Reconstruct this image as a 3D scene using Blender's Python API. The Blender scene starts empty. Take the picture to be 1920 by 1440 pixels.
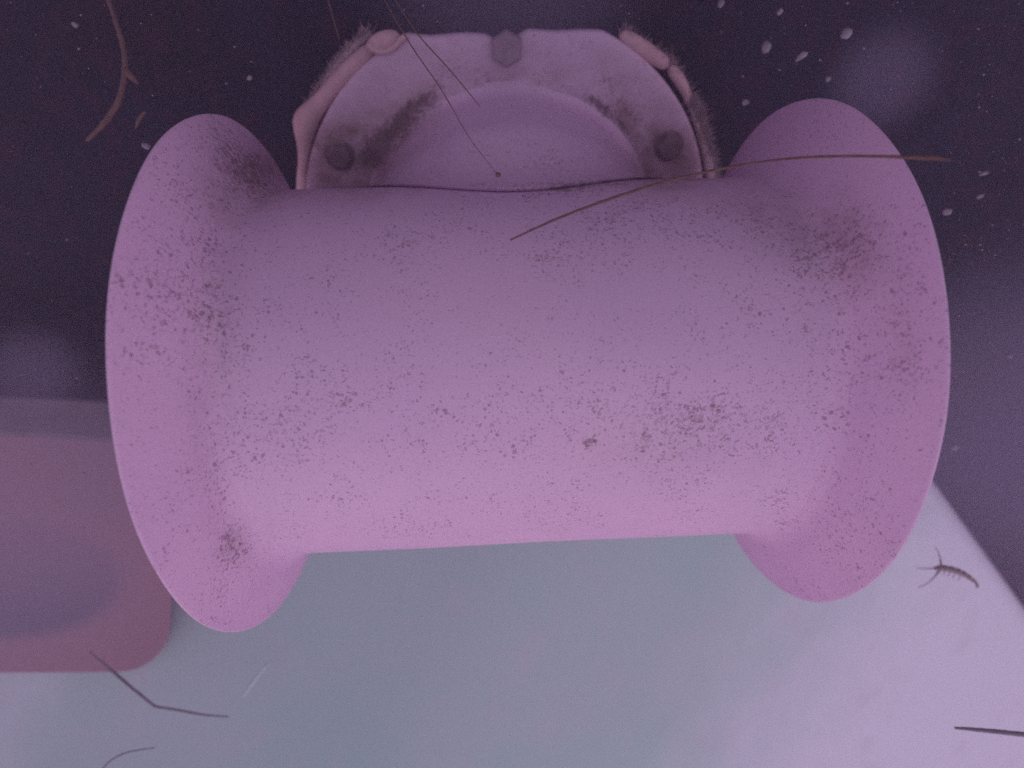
import bpy, bmesh, math, random
import numpy as np
from mathutils import Vector, Matrix

random.seed(7)
rng = np.random.default_rng(7)
scene = bpy.context.scene
col = scene.collection

# ------------------------------------------------------------------ camera, sky, sun, exposure
S = 0.15                                   # metres per bell radius
PITCH = math.radians(86)                   # camera looks down at the thruster
CAM = np.array([0.0, 0.0, 1.30])
XC = np.array([1.0, 0, 0])
UC = np.array([0, math.sin(PITCH), math.cos(PITCH)])
FC = np.array([0, math.cos(PITCH), -math.sin(PITCH)])
FPX = 1096.0


def W(p):
    """camera-frame point (right, up, ahead; in bell radii) to world metres"""
    p = np.asarray(p, float)
    return CAM + S * (p[..., 0:1] * XC + p[..., 1:2] * UC + p[..., 2:3] * FC)


def at(px, py, z):
    """point seen at photo pixel (px, py), z bell radii ahead"""
    return np.array([(px - 960) / FPX * z, -(py - 720) / FPX * z, z])


cam = bpy.data.objects.new('camera', bpy.data.cameras.new('camera'))
col.objects.link(cam)
cam.matrix_world = Matrix(((XC[0], UC[0], -FC[0], CAM[0]), (XC[1], UC[1], -FC[1], CAM[1]),
                           (XC[2], UC[2], -FC[2], CAM[2]), (0, 0, 0, 1)))
cam.data.sensor_width = 36
cam.data.lens = 36 * FPX / 1920
cam.data.clip_start = 0.005
cam.data.clip_end = 100
cam.data.dof.use_dof = True
cam.data.dof.focus_distance = 1.95 * S
cam.data.dof.aperture_fstop = 4.5
scene.camera = cam

SUN_L = np.array([0.16, -0.62, -0.77])
SUN_L = SUN_L / np.linalg.norm(SUN_L)
sun_w = SUN_L[0] * XC + SUN_L[1] * UC + SUN_L[2] * FC        # direction towards the sun
elev = math.asin(sun_w[2])
rot = math.atan2(sun_w[0], sun_w[1])

world = bpy.data.worlds.new('World')
scene.world = world
world.use_nodes = True
wn, wl = world.node_tree.nodes, world.node_tree.links
bg = wn['Background']
sky = wn.new('ShaderNodeTexSky')
sky.sky_type = 'NISHITA'
sky.sun_disc = False
sky.sun_elevation = elev
sky.sun_rotation = rot
sky.dust_density = 0.0
sky.ozone_density = 2.0
wtint = wn.new('ShaderNodeMix')
wtint.data_type = 'RGBA'
wtint.blend_type = 'MULTIPLY'
wtint.inputs['Factor'].default_value = 1.0
wbw = wn.new('ShaderNodeRGBToBW')                             # water scatters the sky's colours together
wl.new(sky.outputs['Color'], wbw.inputs['Color'])
wmix = wn.new('ShaderNodeMix')
wmix.data_type = 'RGBA'
wmix.inputs['Factor'].default_value = 0.8
wl.new(sky.outputs['Color'], wmix.inputs['A'])
wl.new(wbw.outputs['Val'], wmix.inputs['B'])
wl.new(wmix.outputs['Result'], wtint.inputs['A'])
wtint.inputs['B'].default_value = (0.90, 0.60, 0.77, 1)       # the water's lilac filter
wl.new(wtint.outputs['Result'], bg.inputs['Color'])
bg.inputs['Strength'].default_value = 0.15

sun = bpy.data.objects.new('sun', bpy.data.lights.new('sun', 'SUN'))
col.objects.link(sun)
sun.data.energy = 0.5
sun.data.angle = math.radians(90)          # daylight spread wide by the water
sun.data.color = (0.32, 0.65, 0.38)
sun.rotation_euler = Vector(-sun_w).to_track_quat('-Z', 'Y').to_euler()
sun.location = tuple(CAM + sun_w * 3)

scene.view_settings.view_transform = 'Standard'
scene.view_settings.look = 'None'
scene.view_settings.exposure = 0.77
scene.view_settings.gamma = 1
scene.cycles.use_denoising = False
scene.cycles.volume_bounces = 1
scene.cycles.max_bounces = 6


# ------------------------------------------------------------------ helpers
def tag(o, label=None, cat=None, group=None, kind=None):
    if label: o['label'] = label
    if cat: o['category'] = cat
    if group: o['group'] = group
    if kind: o['kind'] = kind
    return o


def empty(name, p, label, cat, group=None):
    o = bpy.data.objects.new(name, None)
    o.empty_display_size = 0.02
    o.location = tuple(W(p))
    col.objects.link(o)
    return tag(o, label, cat, group)


def origin_of(o):
    v = Vector((0, 0, 0))
    while o is not None:
        v = v + o.location
        o = o.parent
    return np.array(v)


def obj(name, verts, faces, mat, parent=None, smooth=True, attrs=None, base=None):
    """camera-frame verts -> one mesh object whose origin is its own base point"""
    wv = W(np.asarray(verts, float))
    b = W(np.asarray(base, float)) if base is not None else wv.mean(axis=0)
    me = bpy.data.meshes.new(name)
    me.from_pydata((wv - b).tolist(), [], [tuple(int(i) for i in f) for f in faces])
    me.update()
    if smooth:
        me.polygons.foreach_set('use_smooth', [True] * len(me.polygons))
    for k, v in (attrs or {}).items():
        a = me.attributes.new(k, 'FLOAT', 'POINT')
        a.data.foreach_set('value', np.asarray(v, np.float32))
    me.materials.append(mat)
    o = bpy.data.objects.new(name, me)
    col.objects.link(o)
    if parent is not None:
        o.parent = parent
        b = b - origin_of(parent)
    o.location = tuple(b)
    return o


def grid_faces(n, m, wrap=False, flip=False):
    f = []
    for i in range(n - 1):
        for j in range(m if wrap else m - 1):
            k = (j + 1) % m
            q = (i * m + j, i * m + k, (i + 1) * m + k, (i + 1) * m + j)
            f.append(q[::-1] if flip else q)
    return f


def spline(pts, n):
    """Catmull-Rom through the points (any number of columns)"""
    p = np.asarray(pts, float)
    p = np.vstack([2 * p[0] - p[1], p, 2 * p[-1] - p[-2]])
    out = []
    segs = len(p) - 3
    for t in np.linspace(0, segs - 1e-9, n):
        i = int(t); u = t - i
        a, b, c, d = p[i:i + 4]
        out.append(0.5 * (2 * b + (c - a) * u + (2 * a - 5 * b + 4 * c - d) * u * u + (3 * b - a - 3 * c + d) * u ** 3))
    return np.array(out)


def tube(path, rad, seg=8, squash=1.0, rough=0.0):
    """closed round-ended tube along camera-frame points"""
    path = np.asarray(path, float)
    rad = np.broadcast_to(np.asarray(rad, float), (len(path),)).copy()
    tan = np.gradient(path, axis=0)
    tan /= np.linalg.norm(tan, axis=1)[:, None]
    ref = np.array([0, 0, 1.0])
    V = []
    n = len(path)
    for i in range(n):
        u = np.cross(ref, tan[i])
        if np.linalg.norm(u) < 1e-3: u = np.cross([0, 1.0, 0], tan[i])
        u /= np.linalg.norm(u)
        v = np.cross(tan[i], u)
        for j in range(seg):
            a = 2 * math.pi * j / seg
            rr = rad[i] * (1 + rough * rng.normal())
            V.append(path[i] + rr * (math.cos(a) * u + squash * math.sin(a) * v))
    F = grid_faces(n, seg, True)
    V.append(path[0] - tan[0] * rad[0] * 0.6)
    V.append(path[-1] + tan[-1] * rad[-1] * 0.6)
    a, b = len(V) - 2, len(V) - 1
    for j in range(seg):
        k = (j + 1) % seg
        F.append((a, k, j))
        F.append((b, (n - 1) * seg + j, (n - 1) * seg + k))
    return np.array(V), F


def join(parts):
    V, F, o = [], [], 0
    for v, f in parts:
        V.append(v)
        F += [tuple(i + o for i in q) for q in f]
        o += len(v)
    return np.vstack(V), F


def pix(P):
    P = np.asarray(P)
    return np.stack([960 + FPX * P[:, 0] / P[:, 2], 720 - FPX * P[:, 1] / P[:, 2]], -1)


def blobs(P, spots):
    """sum of soft spots where growth sits on the thruster: (px, py, width, height, tilt in degrees, amount)"""
    q = pix(P)
    out = np.zeros(len(P))
    for x, y, w, h, t, am in spots:
        c, s = math.cos(math.radians(t)), math.sin(math.radians(t))
        dx, dy = q[:, 0] - x, q[:, 1] - y
        u, v = (dx * c + dy * s) / w, (-dx * s + dy * c) / h
        out += am * np.exp(-(u * u + v * v))
    return out


# ------------------------------------------------------------------ materials
class NT:
    def __init__(self, name):
        self.m = bpy.data.materials.new(name)
        self.m.use_nodes = True
        self.t = self.m.node_tree
        self.b = self.t.nodes['Principled BSDF']
        self.out = self.t.nodes['Material Output']

    def n(self, typ, **kw):
        nd = self.t.nodes.new(typ)
        for k, v in kw.items():
            setattr(nd, k, v)
        return nd

    def link(self, a, b):
        self.t.links.new(a, b)

    def val(self, x, sock):
        if isinstance(x, (int, float)):
            sock.default_value = x
        elif isinstance(x, tuple):
            sock.default_value = x if len(x) == 4 else x + (1,)
        else:
            self.link(x, sock)

    def math(self, op, a, b=0.0, c=0.0, clamp=False):
        nd = self.n('ShaderNodeMath', operation=op, use_clamp=clamp)
        self.val(a, nd.inputs[0]); self.val(b, nd.inputs[1]); self.val(c, nd.inputs[2])
        return nd.outputs[0]

    def mix(self, f, a, b, blend='MIX'):
        nd = self.n('ShaderNodeMix', data_type='RGBA', blend_type=blend)
        self.val(f, nd.inputs['Factor']); self.val(a, nd.inputs['A']); self.val(b, nd.inputs['B'])
        return nd.outputs['Result']

    def smooth(self, x, lo, hi, a=0.0, b=1.0):
        nd = self.n('ShaderNodeMapRange', interpolation_type='SMOOTHSTEP')
        self.val(x, nd.inputs[0])
        nd.inputs[1].default_value = lo; nd.inputs[2].default_value = hi
        nd.inputs[3].default_value = a; nd.inputs[4].default_value = b
        return nd.outputs[0]

    def noise(self, co, scale, detail=3, rough=0.55, dist=0.0):
        nd = self.n('ShaderNodeTexNoise')
        self.link(co, nd.inputs['Vector'])
        nd.inputs['Scale'].default_value = scale
        nd.inputs['Detail'].default_value = detail
        nd.inputs['Roughness'].default_value = rough
        nd.inputs['Distortion'].default_value = dist
        return nd.outputs[0]

    def bump(self, h, strength, dist=0.001):
        nd = self.n('ShaderNodeBump')
        nd.inputs['Strength'].default_value = strength
        nd.inputs['Distance'].default_value = dist
        self.link(h, nd.inputs['Height'])
        self.link(nd.outputs[0], self.b.inputs['Normal'])


def geo_pos(k):
    return k.n('ShaderNodeNewGeometry').outputs['Position']


def plastic_material():
    k = NT('fouled_white_plastic')
    co = geo_pos(k)
    fleck = k.n('ShaderNodeAttribute', attribute_name='fleck').outputs['Fac']
    film_and_shade = k.n('ShaderNodeAttribute', attribute_name='film_and_shade').outputs['Fac']
    # warped coordinates so that the specks are ragged, not round
    wn_ = k.n('ShaderNodeTexNoise')
    k.link(co, wn_.inputs['Vector'])
    wn_.inputs['Scale'].default_value = 520
    wn_.inputs['Detail'].default_value = 3
    vm = k.n('ShaderNodeVectorMath', operation='MULTIPLY_ADD')
    k.link(wn_.outputs['Color'], vm.inputs[0])
    vm.inputs[1].default_value = (0.0030, 0.0030, 0.0030)
    k.link(co, vm.inputs[2])
    wco = vm.outputs[0]
    patch = k.noise(co, 26, 4, 0.65)
    patch2 = k.noise(co, 70, 3, 0.6)
    dens = k.math('ADD', k.smooth(patch, 0.40, 0.70, 0.0, 0.60), k.smooth(patch2, 0.42, 0.72, -0.12, 0.42))
    dens = k.math('ADD', k.math('ADD', dens, 0.26), k.math('MULTIPLY', fleck, 0.9))
    total = None
    for scale, base, gain, soft in ((380, 0.08, 0.25, 0.14), (560, 0.13, 0.27, 0.16), (250, -0.07, 0.11, 0.09), (860, 0.15, 0.28, 0.2)):
        vo = k.n('ShaderNodeTexVoronoi', feature='F1')
        k.link(wco, vo.inputs['Vector'])
        vo.inputs['Scale'].default_value = scale
        rnd = k.n('ShaderNodeSeparateColor')
        k.link(vo.outputs['Color'], rnd.inputs[0])
        rad = k.math('MULTIPLY', k.math('ADD', base, k.math('MULTIPLY', dens, gain)), k.smooth(rnd.outputs[0], 0.25, 1.0, 0.0, 1.35))
        d = k.math('SUBTRACT', rad, vo.outputs['Distance'])
        s = k.smooth(d, 0.0, soft)
        s = k.math('MULTIPLY', s, k.smooth(rnd.outputs[1], 0.0, 1.0, 0.22, 0.95))
        total = s if total is None else k.math('MAXIMUM', total, s)
    # heavier growth where the fleck value is high: torn brown crust
    crust_n = k.noise(co, 330, 5, 0.72)
    crust = k.smooth(k.math('ADD', crust_n, k.math('MULTIPLY', fleck, 0.27)), 0.70, 0.92)
    crust = k.math('MULTIPLY', crust, k.smooth(fleck, 0.15, 0.7))
    base = (0.73, 0.475, 0.70)
    tone = k.noise(co, 14, 4, 0.6)
    c0 = k.mix(k.smooth(tone, 0.3, 0.7), base, (0.69, 0.445, 0.69))
    fine = k.noise(co, 900, 2, 0.6)
    c0 = k.mix(k.smooth(fine, 0.3, 0.7, 0.0, 0.22), c0, (0.48, 0.33, 0.48))
    c0 = k.mix(k.math('MULTIPLY', film_and_shade, k.smooth(k.noise(co, 60, 5, 0.7), 0.3, 0.75, 0.35, 0.95), clamp=True), c0, (0.26, 0.14, 0.155))
    c1 = k.mix(k.math('MULTIPLY', total, 0.56), c0, (0.13, 0.065, 0.085))
    c2 = k.mix(k.math('MULTIPLY', crust, 0.66), c1, (0.11, 0.055, 0.065))
    k.val(c2, k.b.inputs['Base Color'])
    k.b.inputs['Roughness'].default_value = 0.75
    k.b.inputs['Specular IOR Level'].default_value = 0.15
    h = k.math('ADD', k.math('MULTIPLY', total, 0.6), k.math('ADD', k.math('MULTIPLY', crust, 1.0), k.math('MULTIPLY', fine, 0.25)))
    k.bump(h, 0.35, 0.0012)
    return k.m


def simple(name, c_a, c_b, scale, rough=0.8, bump=0.3, bscale=300, bdist=0.001, detail=5, spec=0.15):
    k = NT(name)
    co = geo_pos(k)
    k.val(k.mix(k.smooth(k.noise(co, scale, detail, 0.65), 0.3, 0.7), c_a, c_b), k.b.inputs['Base Color'])
    k.b.inputs['Roughness'].default_value = rough
    k.b.inputs['Specular IOR Level'].default_value = spec
    if bump:
        k.bump(k.noise(co, bscale, 4, 0.65), bump, bdist)
    return k.m


def hull_material():
    k = NT('dark_antifouling')
    co = geo_pos(k)
    a = k.noise(co, 7, 5, 0.65)
    b = k.noise(co, 45, 6, 0.75)
    c = k.noise(co, 320, 4, 0.7)
    c0 = k.mix(k.smooth(a, 0.35, 0.65), (0.013, 0.010, 0.020), (0.016, 0.015, 0.036))
    c0 = k.mix(k.smooth(b, 0.46, 0.66, 0, 0.9), c0, (0.034, 0.013, 0.028))
    c0 = k.mix(k.smooth(c, 0.52, 0.75, 0, 0.6), c0, (0.050, 0.034, 0.060))
    k.val(c0, k.b.inputs['Base Color'])
    k.b.inputs['Roughness'].default_value = 0.9
    k.b.inputs['Specular IOR Level'].default_value = 0.1
    k.bump(k.math('ADD', b, c), 0.6, 0.004)
    return k.m


def panel_material():
    k = NT('pale_paint_baked_light')
    co = geo_pos(k)
    c0 = k.mix(k.smooth(k.noise(co, 5, 4, 0.6), 0.35, 0.65), (0.41, 0.54, 0.56), (0.46, 0.53, 0.58))
    ed = k.n('ShaderNodeAttribute', attribute_name='edge').outputs['Fac']  # light painted into the colour: brighter lilac towards lower right, fainter at left
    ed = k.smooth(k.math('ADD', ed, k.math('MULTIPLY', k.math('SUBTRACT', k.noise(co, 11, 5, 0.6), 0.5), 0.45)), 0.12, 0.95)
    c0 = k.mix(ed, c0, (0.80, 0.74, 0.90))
    sm = k.noise(co, 16, 5, 0.65, 0.4)
    c0 = k.mix(k.smooth(sm, 0.52, 0.75, 0, 0.35), c0, (0.60, 0.50, 0.62))
    sp = k.noise(co, 120, 4, 0.7)
    c0 = k.mix(k.smooth(sp, 0.70, 0.80, 0, 0.30), c0, (0.26, 0.24, 0.30))
    fine = k.noise(co, 600, 2, 0.6)
    c0 = k.mix(k.smooth(fine, 0.35, 0.65, 0, 0.12), c0, (0.30, 0.30, 0.36))
    k.val(c0, k.b.inputs['Base Color'])
    k.b.inputs['Roughness'].default_value = 0.8
    k.b.inputs['Specular IOR Level'].default_value = 0.1
    k.bump(fine, 0.15, 0.0006)
    return k.m


M_PLASTIC = plastic_material()
M_HULL = hull_material()
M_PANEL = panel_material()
M_SEAL = simple('pink_sealant', (0.58, 0.34, 0.41), (0.46, 0.26, 0.33), 60, bump=0.4, bscale=220, bdist=0.002)
M_FUZZ = simple('brown_growth', (0.34, 0.21, 0.27), (0.44, 0.29, 0.36), 120, bump=0)
M_FIBRE = simple('brown_strand', (0.13, 0.07, 0.075), (0.17, 0.095, 0.09), 200, bump=0.3)
M_FIBRE_PALE = simple('tan_strand', (0.17, 0.09, 0.075), (0.11, 0.06, 0.06), 200, bump=0.3)
M_DARKSTICK = simple('grey_strand', (0.21, 0.19, 0.23), (0.26, 0.20, 0.24), 200, bump=0.3)
M_BOLT = simple('grey_bolt', (0.32, 0.21, 0.29), (0.26, 0.16, 0.23), 120, rough=0.6, bump=0.3, bscale=500)
M_BOLT_FOUL = simple('fouled_bolt', (0.17, 0.10, 0.13), (0.26, 0.16, 0.20), 150, bump=0.6, bscale=260, bdist=0.003)
M_SHRIMP = simple('shrimp_shell', (0.24, 0.17, 0.19), (0.34, 0.24, 0.24), 260, rough=0.5, bump=0.2)
M_PALE = simple('pale_strand', (0.50, 0.60, 0.64), (0.46, 0.56, 0.60), 200, bump=0)
M_FLAKE = simple('white_flake', (0.30, 0.24, 0.32), (0.20, 0.15, 0.22), 300, bump=0.2)


def slab_material(c_dark):
    k = NT('dusky_pink_paint')
    co = geo_pos(k)
    c0 = k.mix(k.smooth(k.noise(co, 9, 5, 0.65), 0.3, 0.7), (0.38, 0.20, 0.26), (0.34, 0.205, 0.28))
    c0 = k.mix(k.smooth(k.noise(co, 150, 4, 0.7), 0.55, 0.8, 0, 0.4), c0, (0.17, 0.09, 0.13))
    dk = k.n('ShaderNodeAttribute', attribute_name='dark_oval').outputs['Fac']  # darker oval patch, fading towards its top
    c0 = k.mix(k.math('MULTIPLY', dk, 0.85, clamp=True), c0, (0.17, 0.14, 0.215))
    k.val(c0, k.b.inputs['Base Color'])
    k.b.inputs['Roughness'].default_value = 0.85
    k.b.inputs['Specular IOR Level'].default_value = 0.1
    k.bump(k.noise(co, 200, 4, 0.7), 0.3, 0.001)
    return k.m


M_SLAB = slab_material(0)
M_STRIP = simple('greyed_lilac_paint', (0.27, 0.20, 0.26), (0.22, 0.16, 0.21), 30, bump=0.3)

# ------------------------------------------------------------------ thruster frame (fitted to the photograph)
f_, D_, YAW, ROLL, _, X0, CX, CY, RT = (1096.1, 2.4937, .0298, .0397, 0, 1.0712, .0345, .0804, .7325)
A = np.array([math.cos(YAW) * math.cos(ROLL), math.cos(YAW) * math.sin(ROLL), math.sin(YAW)])
C = np.array([CX, CY, D_])
Zb = np.cross(A, [0, 1.0, 0]); Zb /= np.linalg.norm(Zb)
if Zb[2] < 0: Zb = -Zb
Ub = np.cross(Zb, A)
if Ub[1] < 0: Ub = -Ub
TH = math.radians(45)
N = Ub * math.sin(TH) + Zb * math.cos(TH)          # from the tube's middle towards the hull
V_ = Ub * math.cos(TH) - Zb * math.sin(TH)         # up along the mounting plate
L = 1.06
RF = 1.074
HULL_T = L + 0.13


def plate(a, v, t):
    return C + A * a + V_ * v + N * t


def hit_plate(px, py, t):
    d = at(px, py, 1.0)
    return d * (((C + N * t) @ N) / (d @ N))


# ------------------------------------------------------------------ dark hull (setting)
def build_hull():
    n, m = 61, 91
    vv = np.linspace(-11.5, 5.0, n); aa = np.linspace(-9.0, 9.0, m)
    P = []
    for v in vv:
        for a in aa:
            w = 0.03 * math.sin(a * 0.9 + 1) * math.sin(v * 0.7) + 0.012 * math.sin(a * 3.1) * math.sin(v * 2.3 + a)
            P.append(plate(a, v, HULL_T + 0.02 + abs(w)))
    F = grid_faces(n, m, flip=True)
    o = len(P)
    corners = [plate(-9, -11.5, HULL_T + .6), plate(9, -11.5, HULL_T + .6), plate(9, 5, HULL_T + .6), plate(-9, 5, HULL_T + .6)]
    P += corners
    F.append((o, o + 1, o + 2, o + 3))
    F.append(tuple(range(0, m)) + (o + 1, o))
    F.append(tuple(range((n - 1) * m, n * m))[::-1] + (o + 3, o + 2))
    F.append(tuple(i * m for i in range(n))[::-1] + (o, o + 3))
    F.append(tuple(i * m + m - 1 for i in range(n)) + (o + 2, o + 1))
    h = obj('hull', P, F, M_HULL)
    tag(h, 'dark mottled boat hull behind the white tube', kind='structure')


build_hull()

# ------------------------------------------------------------------ thruster
FLECKS = [
    (455, 300, 55, 80, -25, 0.85), (500, 330, 50, 40, 20, 0.7), (400, 250, 40, 60, 0, 0.3), (300, 480, 60, 130, 8, 0.45),
    (385, 540, 60, 190, 3, 0.5), (420, 620, 60, 100, 0, 0.45), (270, 700, 45, 180, 0, 0.35), (435, 1015, 32, 40, 10, 0.95),
    (410, 870, 60, 130, 5, 0.35), (320, 950, 60, 100, 0, 0.3),
    (1490, 440, 80, 50, 20, 0.5), (1600, 500, 80, 110, 0, 0.45), (1700, 560, 40, 150, 0, 0.5), (1620, 430, 45, 60, 0, 0.4),
    (1560, 620, 55, 200, 0, 0.35), (1690, 720, 45, 100, 0, 0.45), (1250, 830, 190, 80, -4, 0.52), (1105, 828, 16, 12, 0, 0.85),
    (1330, 760, 170, 60, 0, 0.45), (860, 760, 230, 36, 0, 0.38), (500, 800, 130, 80, 0, 0.3), (720, 440, 120, 50, 0, 0.35),
    (1160, 425, 190, 55, 0, 0.42), (1290, 430, 90, 50, 0, 0.35), (1560, 940, 120, 110, 0, 0.4), (900, 930, 330, 40, -2, 0.22),
    (760, 352, 60, 12, 0, 0.6), (1060, 354, 60, 13, -5, 0.65), (1150, 342, 60, 12, -4, 0.8), (940, 362, 70, 14, 0, 0.4),
    (1050, 330, 60, 50, 0, 0.35), (960, 300, 130, 60, 0, 0.25),
    (745, 240, 85, 26, -46, 1.5), (700, 290, 40, 45, 0, 1.1), (790, 195, 50, 14, -42, 1.0), (900, 145, 26, 9, -8, 1.3),
    (985, 137, 45, 6, 0, 0.95), (1110, 190, 40, 7, 28, 1.1), (1145, 215, 40, 7, 42, 1.1), (1185, 215, 50, 12, 45, 1.1),
    (1178, 255, 34, 8, 60, 1.0), (915, 160, 30, 6, 0, 0.8), (1130, 155, 60, 28, 20, 0.45),
]
FILMS = [
    (500, 315, 60, 60, 0, 0.55), (440, 360, 80, 60, 0, 0.35), (400, 600, 45, 300, 3, 0.22), (1480, 420, 130, 70, 15, 0.40),
    (1600, 450, 60, 110, 0, 0.3), (740, 250, 85, 40, -45, 0.75), (660, 320, 80, 60, 0, 0.55), (635, 275, 60, 50, 0, 0.5),
    (1270, 285, 60, 50, 0, 0.75), (1250, 330, 90, 40, 0, 0.55), (1190, 230, 50, 20, 45, 0.5), (1250, 850, 170, 60, 0, 0.14),
    (960, 150, 120, 20, 0, 0.22), (1690, 600, 50, 120, 0, 0.16),
    (430, 1010, 45, 45, 0, 0.2),
]


def growth(P, film_and_shade=0.0):
    return {'fleck': np.clip(blobs(P, FLECKS), 0, 1.6), 'film_and_shade': np.clip(film_and_shade + 1.35 * blobs(P, FILMS), 0, 1)}


thruster = empty('tunnel_thruster', plate(0, 0, L),
                 'white plastic tube with two flared ends on a round bolted plate, speckled with growth', 'thruster')


def build_tunnel():
    half = np.array([(0.0, RT), (0.30, RT), (0.60, RT), (0.80, RT), (0.885, RT + .003), (0.930, RT + .014), (0.962, RT + .048),
                     (0.990, .835), (1.020, .892), (1.048, .946), (1.070, .990)])
    h = spline(half, 70)
    lip = np.array([(1.074, .999), (1.077, 1.001), (1.081, .999), (1.083, .993), (1.081, .980)])
    inner = spline(np.array([(1.075, .948), (1.045, .892), (1.005, .83), (.95, .765), (.87, .705), (.76, .676), (.5, .668), (0, .668)]), 40)
    prof = np.vstack([h, lip, inner])
    left = prof.copy(); left[:, 0] *= -1
    full = np.vstack([left[::-1], prof[1:]])[:-1]      # closed loop from inside middle over the left lip, outside, right lip, back
    seg = 288
    P = []
    for s, r in full:
        s2 = s * X0 / 1.0712 if abs(s) > 0 else 0
        for j in range(seg):
            th = 2 * math.pi * j / seg
            w = 1 + 0.0025 * math.sin(3 * th + 5 * s) + 0.0012 * math.sin(11 * th + 2 * s)
            P.append(C + A * s2 + r * w * (math.cos(th) * Ub + math.sin(th) * Zb))
    P = np.array(P)
    F = grid_faces(len(full), seg, True)
    last = (len(full) - 1) * seg
    F += [(last + j, last + (j + 1) % seg, (j + 1) % seg, j) for j in range(seg)]
    obj('tunnel', P, F, M_PLASTIC, thruster, attrs=growth(P), base=C)


build_tunnel()


def smin(a, b, k):
    h = np.maximum(k - np.abs(a - b), 0) / k
    return np.minimum(a, b) - h * h * k * 0.25


def neck_r(t):
    t = np.asarray(t)
    x = np.clip((t - (L - 0.10)) / 0.10, 0, 1)
    y = np.clip((0.68 - t) / 0.92, 0, 1)
    return 0.755 - 0.31 * y * y * (3 - 2 * y) + 0.045 * (1 - np.sqrt(np.maximum(1 - x * x, 0)))


def build_neck():
    nphi, nt, k = 256, 60, 0.20

    def root(ph, t):
        nr = float(neck_r(t))
        a_, b_ = nr - 0.02, nr + 0.7
        for _ in range(24):
            m = 0.5 * (a_ + b_)
            dt = math.hypot(m * math.sin(ph), t) - RT
            dn = m - nr
            h = max(k - abs(dt - dn), 0) / k
            if min(dt, dn) - h * h * k * 0.25 < 0: a_ = m
            else: b_ = m
        return a_, math.hypot(a_ * math.sin(ph), t) - RT

    lows = []
    for j in range(nphi):                      # height at which the fillet runs out on the tube
        ph = 2 * math.pi * j / nphi
        a_, b_ = -0.20, RT + 0.05
        for _ in range(18):
            m = 0.5 * (a_ + b_)
            if root(ph, m)[1] < 0.0018: a_ = m
            else: b_ = m
        lows.append(b_)
    P = []
    for i in range(-1, nt):
        for j in range(nphi):
            ph = 2 * math.pi * j / nphi
            t = lows[j] + (L - 0.001 - lows[j]) * (max(i, 0) / (nt - 1)) ** 1.7
            r = root(ph, t)[0]
            if i < 0:
                r += 0.02; t -= 0.012
            P.append(plate(r * math.cos(ph), r * math.sin(ph), t))
    P = np.array(P)
    obj('neck', P, grid_faces(nt + 1, nphi, True), M_PLASTIC, thruster, attrs=growth(P), base=plate(0, 0, RT))


build_neck()

CUT = 0.985
BOLT_R = 0.945
BOLT_ANG = [90, 150, 210, 270, 330, 30]


def flange_edge(ph, r, seed):
    """rim point of the plate: a circle cut off straight at the top, a little worn, notched at the top bolt"""
    a, v = r * math.cos(ph), r * math.sin(ph)
    a += -0.010
    cut = CUT - (RF - r)
    cut += 0.006 * math.sin(a * 9 + 0.6) + 0.004 * math.sin(a * 23)
    cut += 0.018 * math.exp(-((a + 0.62) / .09) ** 2) + 0.014 * math.exp(-((a - 0.52) / .10) ** 2)
    cut -= 0.030 * math.exp(-((a - 0.0) / .075) ** 4)
    return a, min(v, cut)


def build_flange():
    seg = 360
    rings = [(0.765, -0.010), (0.815, -0.011), (0.845, -0.014), (0.868, -0.010), (0.884, 0.000), (0.92, 0.001), (0.97, 0.0), (1.02, 0.0), (1.055, 0.0), (1.068, 0.006),
             (1.074, 0.016), (1.074, 0.045), (1.068, 0.058), (0.9, 0.060)]
    P = []
    for r, t in rings:
        for j in range(seg):
            a, v = flange_edge(2 * math.pi * j / seg, r, 0)
            P.append(plate(a, v, L + t))
    P = np.array(P)
    obj('mounting_flange', P, grid_faces(len(rings), seg, True), M_PLASTIC, thruster, attrs=growth(P, 0.40), base=plate(0, 0, L))  # the even film darkens the whole plate: brown dirt plus painted shade


build_flange()


def lathe_plate(prof, a0, v0, seg, twist=0.0, jitter=0.0):
    P = []
    for r, t in prof:
        for j in range(seg):
            ph = 2 * math.pi * j / seg + twist
            rr = r * (1 + jitter * rng.normal())
            P.append(plate(a0 + rr * math.cos(ph), v0 + rr * math.sin(ph), t))
    P.append(plate(a0, v0, prof[0][1]))
    F = grid_faces(len(prof), seg, True)
    F += [(len(P) - 1, (j + 1) % seg, j) for j in range(seg)]
    return np.array(P), F


for bi, ang in enumerate(BOLT_ANG):
    a0 = -0.012 + BOLT_R * math.cos(math.radians(ang))
    v0 = BOLT_R * math.sin(math.radians(ang))
    if ang == 90:
        v0 = 0.930; a0 = 0.0
    top = ang == 90
    bs = 1.0 if top else 0.84
    hexp = [(0.058 * bs, L - 0.046), (0.068 * bs, L - 0.040), (0.074 * bs, L - 0.032), (0.074 * bs, L + 0.004)]
    P, F = lathe_plate(hexp, a0, v0, 6, twist=math.radians(30 + (0 if top else 17 * bi)))
    b = obj('bolt', P, F, M_BOLT if top else M_BOLT_FOUL, thruster, smooth=False, base=plate(a0, v0, L))
    b['label'] = 'grey hex bolt head at the flat edge of the plate' if top else 'bolt head dark with fouling'
    ring = [(0.066, L - 0.010), (0.074, L - 0.008), (0.078, L + 0.002)]
    P, F = lathe_plate([(0.05, L - 0.010)] + ring, a0, v0, 32, jitter=0.0 if top else 0.03)
    if not top:
        obj('washer', P, F, M_BOLT_FOUL, b, base=plate(a0, v0, L))

# sealant squeezed out round the plate
BT = L + 0.055


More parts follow.
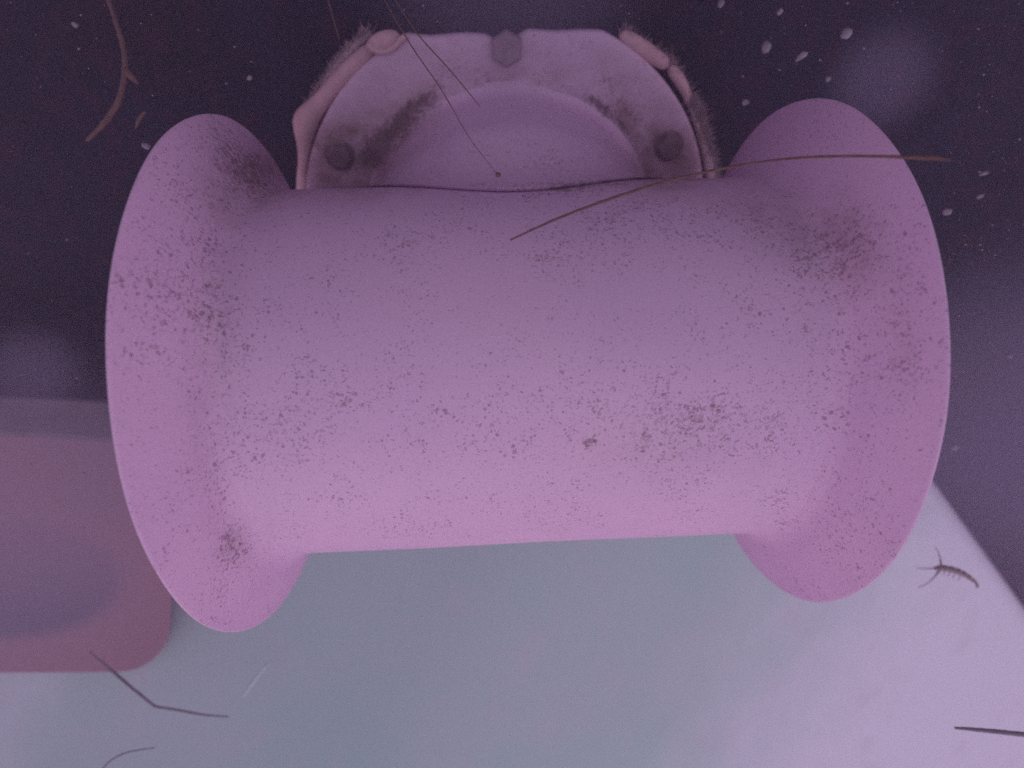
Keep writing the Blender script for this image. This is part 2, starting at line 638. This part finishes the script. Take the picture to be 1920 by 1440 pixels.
def bead(pts, name='sealant_bead', n=60, rough=0.02, mat=None, t=BT, squash=1.0):
    p = spline([tuple(hit_plate(x, y, t)) + (r / FPX * hit_plate(x, y, t)[2],) for x, y, r in pts], n)
    V, F = tube(p[:, :3], p[:, 3], 14, squash, rough)
    return obj(name, V, F, mat or M_SEAL, thruster), p


_, pl = bead([(698, 90, 9), (686, 101, 14), (656, 130, 16), (625, 164, 16), (598, 196, 17), (577, 222, 23), (572, 244, 21),
              (571, 272, 14), (569, 300, 10), (567, 330, 10), (565, 370, 10)])
_, pr1 = bead([(1166, 66, 11), (1180, 76, 15), (1202, 90, 16), (1226, 106, 15), (1245, 118, 12), (1251, 121, 8)])
_, pr2 = bead([(1256, 126, 7), (1263, 135, 11), (1276, 154, 11), (1287, 176, 9), (1290, 195, 5)])
_, pr3 = bead([(1290, 190, 4), (1304, 225, 6), (1316, 262, 8), (1326, 300, 9), (1332, 345, 10), (1334, 380, 10)], rough=0.10, mat=M_FUZZ)
_, pl2 = bead([(694, 62, 5), (676, 78, 7), (650, 104, 7), (622, 140, 7), (600, 176, 6), (588, 200, 4)], rough=0.12, mat=M_FUZZ, t=L + 0.09)


# the curled shell-like lobe at the upper left corner of the plate
def lobe():
    c = hit_plate(718, 79, L + 0.01)
    P = []
    n, m = 14, 28
    for i in range(n):
        th = math.pi * i / (n - 1)
        for j in range(m):
            ph = 2 * math.pi * j / m
            x, y, z = math.sin(th) * math.cos(ph), math.sin(th) * math.sin(ph), math.cos(th)
            q = np.array([x * 0.078, y * 0.044, z * 0.035])
            r = math.radians(-28 + 28)
            P.append(c + A * q[0] + V_ * (q[1] + q[0] * 0.25) + N * q[2])
    o = obj('sealant_lobe', P, grid_faces(n, m, True), M_SEAL, thruster)
    pts = [(693, 82), (698, 92), (712, 97), (728, 95), (742, 86), (752, 74), (762, 68)]
    p = spline([hit_plate(x, y, L - 0.015) for x, y in pts], 30)
    V, F = tube(p, np.linspace(0.012, 0.014, 30), 8)
    obj('lip', V, F, M_SEAL, o)


lobe()


def hairs(path, n, length, outward, name='algae_fuzz'):
    parts = []
    for _ in range(n):
        i = rng.integers(0, len(path))
        p0 = path[i, :3] + rng.normal(size=3) * 0.008
        d = outward(path[i, :3]) + rng.normal(size=3) * 0.55
        d /= np.linalg.norm(d)
        ln = length * rng.uniform(0.4, 1.25)
        bend = rng.normal(size=3) * 0.25
        pts = [p0 + d * ln * u + bend * ln * u * u for u in (0, 0.35, 0.7, 1.0)]
        parts.append(tube(pts, np.array([1, .8, .55, .25]) * 0.0026, 3))
    V, F = join(parts)
    o = obj(name, V, F, M_FUZZ, thruster)
    o['kind'] = 'stuff'


pc = plate(0, 0, BT)
out_ = lambda p: (p - pc) / np.linalg.norm(p - pc)
hairs(pr3, 1500, 0.050, out_)
hairs(pl2, 800, 0.030, out_)
hairs(pr1, 450, 0.040, lambda p: out_(p) * 1.2 + N * 0.3)
hairs(pr2, 260, 0.035, lambda p: out_(p) * 1.2 + N * 0.3)


# ------------------------------------------------------------------ pale panel under the thruster
def build_panel():
    e0, e1 = np.array([1560.0, 640.0]), np.array([2140.0, 640.0 + 580 * 250 / 180])
    n, m = 60, 120
    js = np.concatenate([[0, .0035, .007, .0085], np.linspace(0.02, 1, m - 4)])
    P = []
    ed = (e1 - e0) / np.linalg.norm(e1 - e0)
    pale = []
    for i in range(n):
        q = i / (n - 1)
        r = e0 + (e1 - e0) * q
        l = np.array([-1000.0, 1040 + q * 900])
        for u in js:
            p = r + (l - r) * u
            s = abs((p[0] - e0[0]) * ed[1] - (p[1] - e0[1]) * ed[0]) * 4.4 / FPX
            g = ((p[0] - 960) * 0.87 + (p[1] - 720) * 0.5) / FPX
            z = 3.55 + 2.55 * max(0.0, g - 0.08) ** 2 + 0.35 * max(0.0, -0.2 - g) ** 2
            ch = 0.06
            if s < ch: z += (ch - s) * 1.1
            P.append(at(p[0], p[1], z))
            pale.append(max((g - 0.36) / 0.55, min(0.45, (-0.28 - g) / 0.4) if p[1] > 1000 else 0.0, 0.0))  # weight of the painted brightening, strongest at lower right
    F = grid_faces(n, m)
    P = np.array(P); k = len(P)
    B = P + np.array([0, 0, 0.12])
    F += [tuple(i + k for i in f[::-1]) for f in F]
    loop = [j for j in range(m)] + [i * m + m - 1 for i in range(1, n)] + [(n - 1) * m + j for j in range(m - 2, -1, -1)] + [i * m for i in range(n - 2, 0, -1)]
    for x, y in zip(loop, loop[1:] + loop[:1]):
        F.append((y, x, x + k, y + k))
    V = np.vstack([P, B])
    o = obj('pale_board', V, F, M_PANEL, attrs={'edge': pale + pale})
    tag(o, 'large smooth pale lilac board with a slanting right edge, below and behind the white tube', 'board')


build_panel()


# ------------------------------------------------------------------ pink slab at the left
def build_slab():
    z0 = 3.32
    R = 95
    pts = [(-900, 800), (60, 812), (250, 824), (318, 842), (322, 900), (323, 1000), (322, 1100), (320, 1160)]
    for a in np.linspace(0, 90, 10):
        pts.append((320 - R + R * math.cos(math.radians(a)), 1165 + R * math.sin(math.radians(a))))
    pts += [(150, 1261), (-900, 1263)]
    out = np.array(pts, float)
    cen = np.array([-20.0, 1030.0])
    rings, V, st = [1.0, 0.985, 0.96, 0.9, 0.8, 0.65, 0.5, 0.35, 0.2, 0.05], [], []
    # dense outline
    dense = []
    for a, b in zip(out, np.roll(out, -1, axis=0)):
        k = max(2, int(np.linalg.norm(b - a) / 14))
        dense += [a + (b - a) * i / k for i in range(k)]
    dense = np.array(dense)
    m = len(dense)
    rings = np.concatenate([[1.0, .99, .97], np.linspace(.95, 0.02, 34)])
    for s in rings:
        for p in dense:
            q = cen + (p - cen) * s
            z = z0
            V.append(at(q[0], q[1], z))
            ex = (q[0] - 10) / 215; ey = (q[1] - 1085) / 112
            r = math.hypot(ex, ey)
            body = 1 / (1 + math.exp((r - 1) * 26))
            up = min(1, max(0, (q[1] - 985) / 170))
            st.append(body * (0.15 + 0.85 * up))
    F = grid_faces(len(rings), m, True)
    F.append(tuple((len(rings) - 1) * m + j for j in range(m)))
    # bevelled upper shoulder and the thickness behind
    o2 = len(V)
    for p in dense:
        V.append(at(p[0], p[1], z0 + 0.25)); st.append(0)
    for j in range(m):
        k = (j + 1) % m
        F.append((k, j, o2 + j, o2 + k))
    F.append(tuple(o2 + j for j in range(m))[::-1])
    o = obj('trim_tab', V, F, M_SLAB, attrs={'dark_oval': st})
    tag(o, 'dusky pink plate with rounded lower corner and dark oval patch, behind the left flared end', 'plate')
    # pale strip along the plate's upper edge
    V = []
    for x, y0, y1 in [(-900, 735, 798), (-150, 739, 804), (0, 741, 805), (110, 745, 809), (210, 751, 816), (300, 758, 826)]:
        V += [at(x, y1 + 13, z0 - .004), at(x, y1 + 4, z0 - .002), at(x, y0 + 6, z0 + .075), at(x, y0, z0 + .11), at(x, y0 + 4, z0 + .3), at(x, y1 + 3, z0 + .24)]
    F = grid_faces(6, 6, True) + [(0, 1, 2, 3, 4, 5), (35, 34, 33, 32, 31, 30)]
    obj('edge_strip', V, F, M_STRIP, o, smooth=False)


build_slab()


# ------------------------------------------------------------------ loose strands
def strand(name, pts, mat, label, cat, n=60, group=None, rough=0.06):
    """pts: (px, py, depth, half width in photo pixels)"""
    p = spline([tuple(at(x, y, z)) + (w / FPX * z,) for x, y, z, w in pts], n)
    V, F = tube(p[:, :3], p[:, 3], 6, 1.0, rough)
    return tag(obj(name, V, F, mat), label, cat, group)


strand('plant_stem', [(957, 450, 1.66, 1.8), (1050, 408, 1.66, 2.4), (1150, 371, 1.68, 2.8), (1250, 340, 1.74, 2.8), (1345, 318, 1.75, 2.6), (1430, 303, 1.75, 2.2),
                      (1530, 294, 1.62, 2.6), (1640, 293, 1.54, 2.8), (1700, 295, 1.50, 3.8), (1745, 296, 1.47, 5.0), (1782, 300, 1.45, 2.0)],
       M_FIBRE_PALE, 'long thin brown stem lying across the tube and its right flared end', 'stem', 110)
strand('thread', [(700, -40, 1.9, 1.0), (722, 2, 1.9, 1.1), (770, 84, 1.85, 1.2), (830, 172, 1.8, 1.0), (880, 258, 1.78, 0.7), (932, 326, 1.76, 0.5)],
       M_FIBRE, 'longer of two fine threads, reaching down to a dark seed on the neck', 'thread')
strand('thread', [(716, -40, 1.9, 1.0), (742, 2, 1.9, 1.1), (785, 66, 1.86, 1.2), (845, 133, 1.82, 1.2), (901, 201, 1.8, 0.8)],
       M_FIBRE, 'shorter of two fine threads slanting over the mounting plate', 'thread')
strand('thread', [(606, -40, 2.3, 1.3), (618, 10, 2.3, 1.6), (628, 45, 2.3, 1.4), (636, 75, 2.3, 0.9)],
       M_FIBRE_PALE, 'short faint thread against the dark hull above the left sealant bead', 'thread')
w = empty('weed_frond', at(205, 0, 2.3), 'curved tan weed strand drifting before the dark hull, upper left', 'weed')
for nm, pts in (('stem', [(190, -40, 2.3, 4), (205, 4, 2.3, 4), (222, 55, 2.3, 4.5), (233, 100, 2.3, 5), (233, 145, 2.3, 5), (222, 190, 2.3, 5.5), (198, 228, 2.3, 5.5), (163, 264, 2.3, 3)]),
                ('side_shoot', [(232, 128, 2.3, 5), (243, 140, 2.3, 7), (252, 150, 2.31, 5), (258, 156, 2.31, 2)])):
    p = spline([tuple(at(x, y, z)) + (ww / FPX * z,) for x, y, z, ww in pts], 50)
    V, F = tube(p[:, :3], p[:, 3], 7, 1.0, 0.08)
    obj(nm, V, F, M_FIBRE, w)
strand('weed_scrap', [(272, 210, 2.35, 2.5), (262, 222, 2.35, 4), (254, 240, 2.36, 2)], M_FIBRE,
       'tiny brown weed scrap above the left flared end', 'weed', 20)
strand('twig', [(168, 1222, 3.1, 1.5), (210, 1258, 3.1, 2.8), (250, 1292, 3.05, 2.7), (286, 1321, 3.05, 2.5), (293, 1325, 3.05, 2.5), (330, 1331, 3.05, 2.4), (380, 1340, 3.05, 2.0), (428, 1344, 3.05, 1.3)],
       M_DARKSTICK, 'thin bent twig with one kink below the pink plate', 'twig', 80)
strand('curled_fibre', [(186, 1450, 2.8, 1.4), (205, 1428, 2.8, 1.6), (232, 1413, 2.8, 1.5), (262, 1406, 2.8, 1.2), (290, 1402, 2.8, 1.0)],
       M_DARKSTICK, 'faint curled fibre at the bottom edge of the pale panel, left', 'fibre', 40)
strand('straight_stick', [(1791, 1365, 2.4, 2.5), (1830, 1368, 2.4, 3.8), (1880, 1373, 2.4, 4.6), (1930, 1378, 2.4, 5.0), (1990, 1384, 2.4, 5)],
       M_DARKSTICK, 'straight grey stick poking in at the lower right edge', 'stick', 40)
strand('pale_fibre', [(456, 1306, 3.3, 2.0), (472, 1282, 3.3, 3.2), (490, 1258, 3.3, 2.6), (507, 1240, 3.3, 1.4)], M_PALE,
       'faint pale fibre over the grey panel under the left flared end', 'fibre', 30)


# the dot on the neck
def grain(px, py, z, r, name, mat, label, cat, group=None, stretch=(1, 1, 1), tilt=0.0, sub=(8, 12), rough=0.10):
    n, m = sub
    P = []
    ct, s_ = math.cos(tilt), math.sin(tilt)
    c = at(px, py, z)
    rr = r / FPX * z
    for i in range(n):
        th = math.pi * i / (n - 1)
        for j in range(m):
            ph = 2 * math.pi * j / m
            k = 1 + rough * rng.normal() * (0 < i < n - 1)
            x = math.sin(th) * math.cos(ph) * stretch[0] * k
            y = math.cos(th) * stretch[1] * k
            zz = math.sin(th) * math.sin(ph) * stretch[2] * k
            P.append(c + rr * np.array([x * ct - y * s_, x * s_ + y * ct, zz]))
    return tag(obj(name, P, grid_faces(n, m, True), mat), label, cat, group)


grain(934, 328, 1.76, 5.0, 'seed', M_FIBRE, 'small dark round seed at the end of the longer thread on the neck', 'seed')

# ------------------------------------------------------------------ drifting flakes
FLK = 'flakes drifting before the dark hull'
flakes = [
    (1587, 63, 15, 10, -40, 2.2, 'largest pale oval flake, drifting before the dark hull above the right flared end'),
    (1503, 105, 17, 6, -35, 2.1, 'narrow slanting flake just below the largest oval flake'),
    (1437, 88, 13, 9, -60, 2.6, 'dim blurred oval flake to the left of the narrow slanting flake'),
    (1553, 148, 7, 5, -40, 2.3, 'small flake below the narrow slanting flake, above the right flared end'),
    (1398, 192, 8, 6, -20, 2.2, 'small pale flake between the furry bead and the right flared end'),
    (1462, 22, 9, 5, -50, 2.4, 'small slanting flake near the top edge above the narrow flake'),
    (1352, 6, 10, 6, -60, 2.4, 'pale flake cut by the top edge, right of the mounting plate'),
    (140, 46, 9, 5, 40, 2.4, 'lone flake beside the upper end of the tan weed strand'),
    (274, 274, 11, 6, 30, 2.2, 'pale flake touching the shoulder of the left flared end'),
    (468, 146, 7, 5, -50, 2.4, 'small flake between the left flared end and the mounting plate'),
    (1845, 325, 10, 4, -20, 2.4, 'thin flake just right of the tip of the long brown stem'),
    (1776, 397, 10, 7, -15, 2.3, 'round pale flake below the tip of the long brown stem, beside the flared rim'),
    (1838, 368, 9, 4, -25, 2.5, 'thin dim flake between the stem tip and the right edge'),
    (1790, 838, 9, 7, 0, 2.8, 'blurred round flake beside the lower right rim, above the pale board'),
    (1893, 667, 8, 5, 0, 2.6, 'small flake at the right edge, level with the middle of the tube'),
]
for x, y, a, b, t, z, lab in flakes:
    grain(x, y, z, a, 'drifting_flake', M_FLAKE, lab, 'flake', FLK, (0.9, 0.9 * b / a, 0.3), math.radians(-t), (7, 10), 0.14)

# fine silt: too many to count
parts = []
for q in range(950):
    x, y = (rng.uniform(0, 1920), rng.uniform(0, 1000)) if q < 560 else (1920 - abs(rng.normal()) * 330, rng.uniform(0, 900))
    z = rng.uniform(1.9, 2.7)
    if 190 < x < 1780 and y > 190: continue
    if 540 < x < 1350 and y > 40: continue
    r = rng.choice([0.8, 1.2, 1.7, 2.6], p=[.4, .35, .18, .07]) / FPX * z
    c = at(x, y, z)
    V = c + r * np.array([(1.3, 0, 0), (-1.3, 0, 0), (0, 1, 0), (0, -1, 0), (0, 0, .7), (0, 0, -.7)])
    parts.append((V, [(0, 2, 4), (2, 1, 4), (1, 3, 4), (3, 0, 4), (2, 0, 5), (1, 2, 5), (3, 1, 5), (0, 3, 5)]))
V, F = join(parts)
tag(obj('silt', V, F, M_FLAKE), 'fine silt specks hanging in the water', kind='stuff')


# soft volume puffs, added for blurred motes and as a paler veil
def puff(px, py, z, r, dens, label):
    P = []
    n, m = 17, 32
    c = at(px, py, z)
    rr = r / FPX * z
    for i in range(n):
        th = math.pi * i / (n - 1)
        for j in range(m):
            ph = 2 * math.pi * j / m
            P.append(c + rr * np.array([math.sin(th) * math.cos(ph), math.cos(th), math.sin(th) * math.sin(ph)]))
    k = NT('added_cloud')
    k.t.nodes.remove(k.b)
    tc = k.n('ShaderNodeTexCoord')
    vl = k.n('ShaderNodeVectorMath', operation='LENGTH')
    k.link(tc.outputs['Object'], vl.inputs[0])
    fall = k.smooth(vl.outputs['Value'], rr * S * 0.35, rr * S * 0.98, dens, 0.0)
    pv = k.n('ShaderNodeVolumePrincipled')
    pv.inputs['Color'].default_value = (0.78, 0.66, 1.0, 1)
    k.link(fall, pv.inputs['Density'])
    k.link(pv.outputs[0], k.out.inputs['Volume'])
    o = obj('added_puff', P, grid_faces(n, m, True), k.m)
    bm = bmesh.new()
    bm.from_mesh(o.data)
    bmesh.ops.remove_doubles(bm, verts=bm.verts, dist=1e-6)
    bmesh.ops.recalc_face_normals(bm, faces=bm.faces)
    bm.to_mesh(o.data)
    bm.free()
    tag(o, label, 'silt', kind='stuff')


puff(1652, 150, 2.1, 125, 4.2, 'faint round added puff in place of a blurred mote, above the right flared end')  # added volume, stands for a mote out of focus
puff(62, 690, 2.2, 105, 4.2, 'faint round added puff in place of a blurred mote, left of the left flared end')
puff(1930, 800, 3.1, 430, 1.5, 'wide added cloud lightening the hull at the right edge, beyond the right flared end')  # added volume whose scatter lifts the dark hull behind it
puff(40, 960, 2.7, 440, 1.0, 'wide added cloud paling the view at the left edge, before the pink plate')  # added veil that makes the plate behind look milky


puff(950, -60, 2.45, 330, 2.4, 'wide added cloud lightening the hull at the top edge above the mounting plate')  # added to lighten the hull above the plate


# ------------------------------------------------------------------ shrimp
def build_shrimp():
    z = 3.0
    e = empty('shrimp', at(1790, 1070, z), 'tiny curved brown shrimp with feelers, on the pale panel near its slanting edge', 'shrimp')

    def part(name, pts, seg=8, n=40, rough=0.0, mat=M_SHRIMP):
        p = spline([tuple(at(x, y, zz)) + (w / FPX * zz,) for x, y, zz, w in pts], n)
        V, F = tube(p[:, :3], p[:, 3], seg, 1.0, rough)
        return obj(name, V, F, mat, e)
    # body with rings: radius swells in every segment
    pts = [(1752, 1066, z, 2.6), (1762, 1065, z, 5.0), (1775, 1066, z, 5.6), (1792, 1070, z, 5.6), (1806, 1076, z, 5.2), (1818, 1083, z, 4.4), (1827, 1090, z, 3.2), (1831, 1093, z, 1.6)]
    p = spline([tuple(at(x, y, zz)) + (w / FPX * zz,) for x, y, zz, w in pts], 72)
    p[:, 3] *= 1 + 0.10 * np.sin(np.linspace(0, 2 * math.pi * 9, 72))
    V, F = tube(p[:, :3], p[:, 3], 10)
    obj('body', V, F, M_SHRIMP, e)
    part('antenna', [(1756, 1065, z, 1.4), (1740, 1066, z, 1.0), (1718, 1065, z, 0.6)], 5, 16)
    part('antenna', [(1765, 1061, z, 2.2), (1763, 1050, z, 1.6), (1760, 1038, z, 0.9), (1754, 1026, z, 0.6)], 5, 16)
    part('antenna', [(1760, 1070, z, 1.8), (1752, 1082, z, 1.2), (1738, 1094, z, 0.8), (1722, 1102, z, 0.6)], 5, 16)
    for x, y in ((1764, 1069), (1772, 1071), (1781, 1073), (1790, 1076), (1800, 1080)):
        part('leg', [(x, y, z, 1.0), (x - 2, y + 5, z, 0.7), (x - 6, y + 8, z, 0.4)], 5, 10)
    part('tail_fan', [(1829, 1091, z, 2.0), (1832, 1097, z, 3.0), (1832, 1103, z, 1.2)], 6, 12)


build_shrimp()


# ------------------------------------------------------------------ the cloudy water round it all
def build_haze():
    o = [ob for ob in col.objects if ob.type == 'MESH']
    lo, hi = np.array([1e9] * 3), np.array([-1e9] * 3)
    bpy.context.view_layer.update()
    for ob in o:
        for c in ob.bound_box:
            q = np.array(ob.matrix_world @ Vector(c))
            lo, hi = np.minimum(lo, q), np.maximum(hi, q)
    lo = np.minimum(lo, CAM) - np.array([.1, .12, 1.0]); hi = np.maximum(hi, CAM) + np.array([.1, .1, .1])
    me = bpy.data.meshes.new('haze')
    vs = [(x, y, z) for x in (lo[0], hi[0]) for y in (lo[1], hi[1]) for z in (lo[2], hi[2])]
    me.from_pydata(vs, [], [(0, 1, 3, 2), (4, 6, 7, 5), (0, 4, 5, 1), (2, 3, 7, 6), (0, 2, 6, 4), (1, 5, 7, 3)])
    k = NT('cloudy_water')
    k.t.nodes.remove(k.b)
    pv = k.n('ShaderNodeVolumePrincipled')
    pv.inputs['Color'].default_value = (0.82, 0.68, 1.0, 1)
    pv.inputs['Density'].default_value = HAZE
    pv.inputs['Anisotropy'].default_value = 0.0
    k.link(pv.outputs[0], k.out.inputs['Volume'])
    me.materials.append(k.m)
    h = bpy.data.objects.new('haze', me)
    col.objects.link(h)
    tag(h, 'cloudy lilac water', kind='stuff')
    print('haze', lo, hi)


HAZE = 0.15
build_haze()
